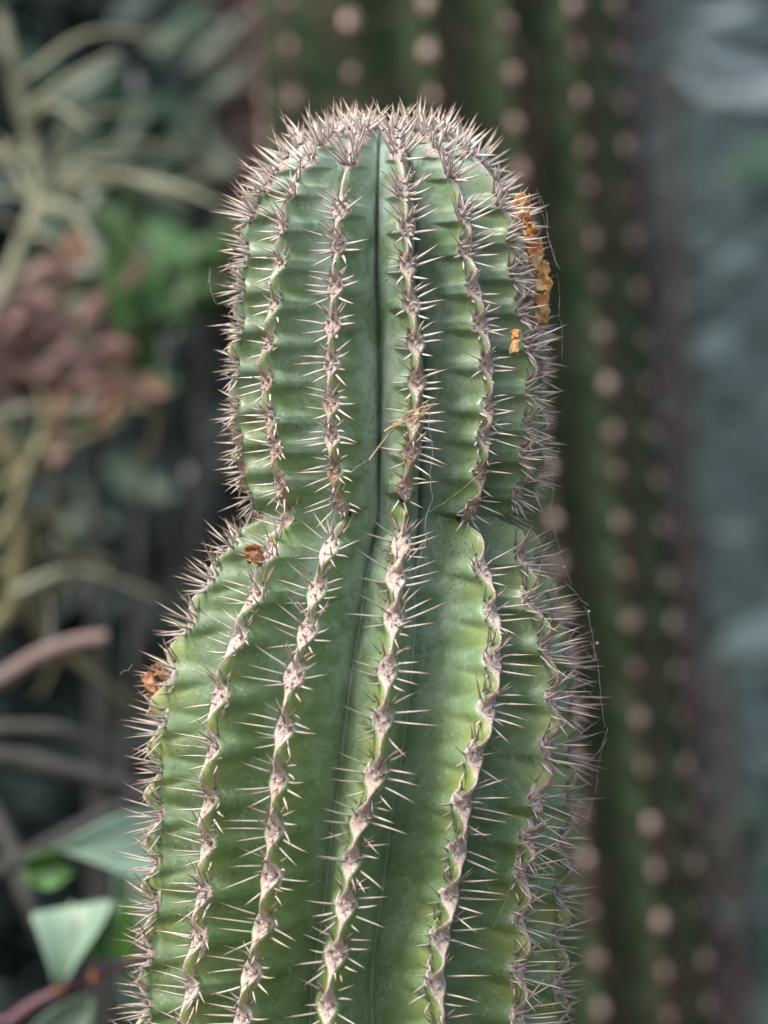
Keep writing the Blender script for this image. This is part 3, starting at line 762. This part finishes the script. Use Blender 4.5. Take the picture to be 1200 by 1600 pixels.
# ---- single branches crossing the left
def branch_thing(name, label, m, ctrl, r0, r1, cat='twig'):
    p0 = ctrl[0]; e = empty(name, p0); prop(e, label, cat)
    twig('stem', ctrl, r0, r1, m, e, 24); return e
D4 = 1.38
e = branch_thing('broken_twig', 'stout pinkish broken twig entering from the left edge at mid height', M['pinktwig'], [at(-330, 1260, D4), at(-120, 1120, D4), at(0, 1062, D4), at(60, 1026, D4), at(120, 1004, D4), at(168, 998, D4)], 0.0044, 0.0034)
twig('side_shoot', [at(60, 1026, D4), at(80, 990, D4 + 0.01), at(75, 930, D4 + 0.02)], 0.0022, 0.001, M['greytwig'], e)
branch_thing('arching_twig', 'upper of two dim grey arching twigs below the pink twig', M['greytwig'], [at(-200, 1160, 1.45), at(0, 1140, 1.45), at(90, 1140, 1.45), at(170, 1170, 1.46)], 0.0042, 0.002)
branch_thing('arching_twig', 'lower of two dim grey arching twigs below the pink twig', M['greytwig'], [at(-200, 1180, 1.45), at(0, 1182, 1.45), at(90, 1200, 1.45), at(210, 1232, 1.46), at(330, 1235, 1.48)], 0.0052, 0.003)
branch_thing('slanting_twig', 'dark brown twig slanting up behind the blue grey leaf', M['greytwig'], [at(-40, 1380, 1.40), at(60, 1330, 1.4), at(150, 1280, 1.4), at(240, 1240, 1.42)], 0.004, 0.003)
branch_thing('slanting_twig', 'grey twig falling towards the lower left corner leaves', M['greytwig'], [at(-80, 1180, 1.55), at(0, 1290, 1.52), at(40, 1400, 1.5), at(75, 1480, 1.5)], 0.004, 0.003)

# ---- pale dry forked plant upper left
D5 = 1.62
b5 = Vector((at(-60, 0, D5).x, at(0, 0, D5).y, GZ)); dp = empty('dry_forked_plant', b5)
prop(dp, 'pale dry plant with forked arching stems in the upper left', 'plant')
twig('stem', [Vector((b5.x, b5.y, GZ)), at(-120, 1500, D5), at(-90, 900, D5), at(-30, 560, D5), at(20, 420, D5), at(60, 320, D5), at(55, 240, D5), at(35, 170, D5), at(20, 100, D5), at(0, 20, D5)], 0.005, 0.0032, M['paletwig'], dp, 40)
rt = random.Random(12)
for (x0, y0, x1, y1, sag) in [(62,310,190,250,-20), (60,320,260,300,-40), (35,180,170,90,-10), (30,130,240,60,-40), (20,100,-40,40,10), (55,250,-60,200,10), (60,300,120,200,10), (60,315,-60,330,-20), (40,360,-80,300,10), (60,320,150,400,-30), (20,420,130,330,-40), (60,330,110,150,20), (50,270,200,170,-30), (80,280,310,250,-40), (45,300,0,220,0), (100,300,320,310,-25), (180,260,330,270,30), (10,420,90,380,-30), (35,200,130,190,-30), (60,150,5,240,20)]:
    dd = D5 + rt.uniform(-0.06, 0.08); mx, my = (x0 + x1) / 2 + rt.uniform(-10, 10), (y0 + y1) / 2 + sag
    twig('branch', [at(x0, y0, D5), at(mx, my, (dd + D5) / 2), at(x1, y1, dd), at(x1 + (x1 - mx) * 0.35, y1 + (y1 - my) * 0.4 + 10, dd)], rt.uniform(0.0014, 0.0028), 0.0006, M['paletwig'], dp, 14, 6)
# ---- withered brown plant
D6 = 1.66
b6 = Vector((at(-30, 0, D6).x, at(0, 0, D6).y + 0.02, GZ)); wp = empty('withered_plant', b6)
prop(wp, 'withered plant with a clump of pinkish brown leaves at the left edge', 'plant')
twig('stem', [Vector((b6.x, b6.y, GZ)), at(-60, 1300, D6), at(-30, 800, D6), at(20, 600, D6), at(60, 520, D6)], 0.006, 0.003, M['greytwig'], wp, 30)
bl = [leaf_mesh('leaf', 0.022, 0.010, M['brownleaf'], 0.5, 0.4, s) for s in range(3)] ; rl_ = [leaf_mesh('leaf', 0.020, 0.009, M['rustleaf'], 0.5, 0.4, s) for s in range(2)]
for i in range(120):
    if i < 85: px, py = rt.gauss(35, 60), rt.gauss(530, 62)
    else: px, py = rt.gauss(150, 45), rt.gauss(600, 24)
    if px > 215 or px < -80: continue
    me = rt.choice(bl) if i < 85 or rt.random() < 0.45 else rt.choice(rl_)
    put_leaf('leaf', me, at(px, py, D6 + rt.uniform(-.05, .05)), (rt.gauss(0, 1), rt.gauss(0, .6), rt.gauss(-0.2, .8)), (rt.gauss(0, .6), -1, rt.gauss(0.3, .6)), wp)
for (px, py) in [(118, 352), (105, 372), (140, 360)]:
    put_leaf('leaf', rl_[0], at(px, py, D6), (rt.gauss(0, 1), 0, -1), (0, -1, .3), wp)
# ---- olive tangle below
D7 = 1.58
b7 = Vector((at(-50, 0, D7).x, at(0, 0, D7).y - 0.02, GZ)); tg = empty('tangled_plant', b7)
prop(tg, 'tangle of dry olive stems hanging below the brown leaves on the left', 'plant')
twig('stem', [Vector((b7.x, b7.y, GZ)), at(-90, 1500, D7), at(-40, 1050, D7), at(20, 940, D7), at(30, 760, D7), at(-20, 640, D7)], 0.006, 0.004, M['olivetwig'], tg, 30)
for s in [[(20,930),(100,895),(170,905),(250,935)], [(-40,720),(60,700),(110,690),(190,660)], [(190,640),(238,640),(240,690),(205,740)], [(60,800),(105,840),(110,900),(80,960)], [(-30,780),(40,730),(70,660),(60,600)], [(-20,860),(20,800),(60,700),(130,690)],
          [(10,760),(50,840),(40,930),(60,1010)], [(60,900),(60,960),(90,1020),(60,1090)], [(-40,980),(30,960),(120,900),(180,890)], [(-30,660),(40,640),(100,640),(150,620)], [(-30,900),(60,870),(110,870),(180,880)], [(30,940),(80,1000),(150,1060),(220,1110)], [(0,640),(40,690),(30,760),(60,830)], [(-40,820),(10,870),(60,900),(140,925)], [(20,700),(90,760),(80,840),(110,880)]]:
    dd = D7 + rt.uniform(-0.06, 0.06)
    twig('branch', [at(px, py, dd + i * 0.01) for i, (px, py) in enumerate(s)], rt.uniform(0.0018, 0.0036), 0.0010, M['olivetwig'] if rt.random() < 0.7 else M['paletwig'], tg, 16, 6)
# ---- fresh green leaves between
D8 = 1.85
def leafy_shrub(label, d, spots, m, ll=0.05, lw=0.022, n=30, stem_m='greytwig', sx=45, sy=50):
    bx = Vector((at(spots[0][0], 0, d).x, at(0, 0, d).y, GZ)); e = empty('leafy_shrub', bx); prop(e, label, 'shrub')
    lm = [leaf_mesh('leaf', ll, lw, m, 0.35, 0.25, s) for s in range(3)]
    for (cx, cy, w_) in spots:
        twig('stem', [Vector((bx.x, bx.y, GZ)), Vector((bx.x + rt.uniform(-.03, .03), bx.y, GZ * 0.5)), at(cx, cy + 120, d), at(cx, cy, d)], 0.0028, 0.0012, M[stem_m], e, 20, 6)
        for i in range(int(n * w_)):
            put_leaf('leaf', rt.choice(lm), at(rt.gauss(cx, sx), rt.gauss(cy, sy), d + rt.uniform(-.06, .06)), (rt.gauss(0, .8), rt.gauss(0, .5), rt.gauss(-.4, .8)), (rt.gauss(0, .5), -1, rt.gauss(.5, .5)), e)
    return e
leafy_shrub('shrub with bright green leaves behind the brown clump', D8, [(232, 445, .8), (150, 525, .35), (160, 430, .3)], M['midleaf'], 0.045, 0.02, 26)
leafy_shrub('shrub with deep green leaves near the left edge of the tall cactus', 2.3, [(330, 150, .8), (230, 250, .8), (300, 90, .5), (140, 180, .6), (130, 720, .5)], M['deepleaf'], 0.06, 0.026, 18, sx=60, sy=60)

# pale blurred lichen spots / seed heads seen between the plants
M['seed'] = simple('pale_seed_head', (0.30, 0.36, 0.29), (0.44, 0.50, 0.42), 80, 0.8, 0.2)
def seedhead(px, py, d, r, label, m='seed'):
    c = at(px, py, d); base = Vector((c.x, c.y, GZ)); e = empty('seed_head', base); prop(e, label, 'seed head')
    twig('stalk', [base, Vector((c.x + 0.01, c.y, (GZ + c.z) / 2)), c], 0.0015, 0.001, M['greytwig'], e, 12, 5)
    me = crumple('flower_head', (r, r, r * 1.4), M[m], px); obj('flower_head', me, None, e, c - base)
seedhead(142, 402, 1.7, 0.013, 'round pale green seed head above the bright green leaves')
seedhead(148, 300, 1.7, 0.009, 'small pale seed head among the dry forked stems')
M['greyseed'] = simple('grey_seed_head', (0.22, 0.22, 0.24), (0.34, 0.34, 0.37), 80, 0.8, 0.2)
seedhead(258, 538, 1.8, 0.009, 'larger grey seed head left of the cactus at shoulder height', 'greyseed')
seedhead(295, 740, 1.8, 0.006, 'small grey seed head beside the cactus waist', 'greyseed')
seedhead(215, 130, 1.9, 0.007, 'grey seed head near the top left', 'greyseed')

# ---- far foliage mass, one object of thousands of leaves
def leaf_mass(name, label, m, boxes, seed, lw=(0.03, 0.07)):
    r = np.random.RandomState(seed); VV = []; FF = []; off = 0
    for (x0, x1, y0, y1, d0, d1, n_) in boxes:
        for i in range(n_):
            px, py, d = r.uniform(x0, x1), r.uniform(y0, y1), r.uniform(d0, d1); c = at(px, py, d)
            L = r.uniform(*lw); W = L * r.uniform(.35, .5)
            a = Vector(r.normal(0, 1, 3)).normalized(); bvec = a.cross(Vector(r.normal(0, 1, 3))).normalized(); nn_ = a.cross(bvec) * 0.12 * L
            pts = [c - a * L / 2, c - bvec * W / 2 + nn_, c + a * L / 2, c + bvec * W / 2 + nn_]
            VV += [tuple(p) for p in pts]; FF.append((off, off + 1, off + 2, off + 3)); off += 4
    o = obj(name, mesh_np(name, VV, FF, smooth=False), m); prop(o, label, 'foliage', kind='stuff'); return o
leaf_mass('shaded_foliage', 'mass of green foliage far behind on the left, coloured dark for shade', M['shadeleaf'], [(-900, 480, -500, 2100, 2.7, 3.3, 9000)], 3, (0.035, 0.08))
M['tealleaf'] = leaf_mat('teal_leaf', (0.032, 0.056, 0.060), (0.048, 0.080, 0.085), 3, 0.75, c3=(0.038, 0.078, 0.062))
leaf_mass('blue_foliage', 'mass of blue green foliage far behind on the right', M['tealleaf'], [(950, 2200, -500, 2100, 2.8, 3.3, 1400)], 5, (0.03, 0.06))
M['paleleaf'] = leaf_mat('pale_blue_leaf', (0.12, 0.155, 0.165), (0.20, 0.245, 0.26), 20, 0.45)
def blade_plant(label, d, blades, m):
    bx = Vector((at(blades[0][0], 0, d).x, at(0, 0, d).y, GZ)); e = empty('broad_leaved_plant', bx); prop(e, label, 'plant')
    twig('stem', [bx, bx.lerp(at(blades[0][0], blades[0][1], d), 0.5) + Vector((.02, 0, 0)), at(blades[0][0], blades[0][1], d)], 0.012, 0.006, M['greytwig'], e, 16)
    for (x0, y0, x1, y1, w_) in blades:
        a, b_ = at(x0, y0, d), at(x1, y1, d + 0.05); L = (b_ - a).length
        put_leaf('leaf', leaf_mesh('leaf', L, w_, m, 0.2, 0.1, x0), a, b_ - a, (rt.gauss(0, .2), -1, 0.9), e)
blade_plant('plant with pale blue grey leaves in the upper right corner', 2.5, [(1050, 110, 1240, 180, 0.05), (1060, 60, 1220, 130, 0.035), (1120, 150, 1260, 130, 0.04), (1080, 30, 1180, 20, 0.02)], M['paleleaf'])
blade_plant('plant with teal leaves at the right edge at mid height', 2.6, [(1130, 1020, 1260, 960, 0.05), (1140, 1110, 1280, 1090, 0.04), (1080, 560, 1150, 520, 0.03), (1120, 420, 1200, 380, 0.03)], M['tealleaf'])
blade_plant('plant with green leaves low on the right behind the tall cactus', 2.6, [(1100, 1400, 1240, 1290, 0.05), (1090, 1320, 1200, 1260, 0.03), (1120, 1520, 1240, 1480, 0.04), (1130, 280, 1260, 230, 0.05)], M['deepleaf'])

# ---- wall and ground
mW, n, b = mat('shaded_wall', 0.8, 0.3)
f = noise_tex(n, 2.3, 5, 0.55); g = noise_tex(n, 5.0, 4)
col = ramp(n, f, [(0.32, (0.030, 0.050, 0.056)), (0.5, (0.050, 0.076, 0.084)), (0.68, (0.078, 0.108, 0.116))])  # mottled teal pigment, with the background shade put into its dark tones
col = mix(n, remap(n, g, 0.5, 0.7, 0, 0.7), col, (0.045, 0.095, 0.062))
n.links.new(col, b.inputs['Base Color'])
bm = bmesh.new()
bmesh.ops.create_cube(bm, size=1); bmesh.ops.scale(bm, vec=(9, 0.15, 4.2), verts=bm.verts); bmesh.ops.translate(bm, vec=(0, 3.4, GZ + 2.1), verts=bm.verts)
me = bpy.data.meshes.new('back_wall'); bm.to_mesh(me); bm.free()
prop(obj('back_wall', me, mW), kind='structure')
mg = simple('soil', (0.035, 0.027, 0.02), (0.085, 0.066, 0.05), 9, 0.95, 0.1, 0.6)
bm = bmesh.new(); bmesh.ops.create_grid(bm, x_segments=60, y_segments=60, size=12)
for v in bm.verts: v.co.z = GZ + 0.0 - 0.004 + mn.noise(v.co * 1.3) * 0.003
me = bpy.data.meshes.new('ground'); bm.to_mesh(me); bm.free(); prop(obj('ground', me, mg), kind='structure')
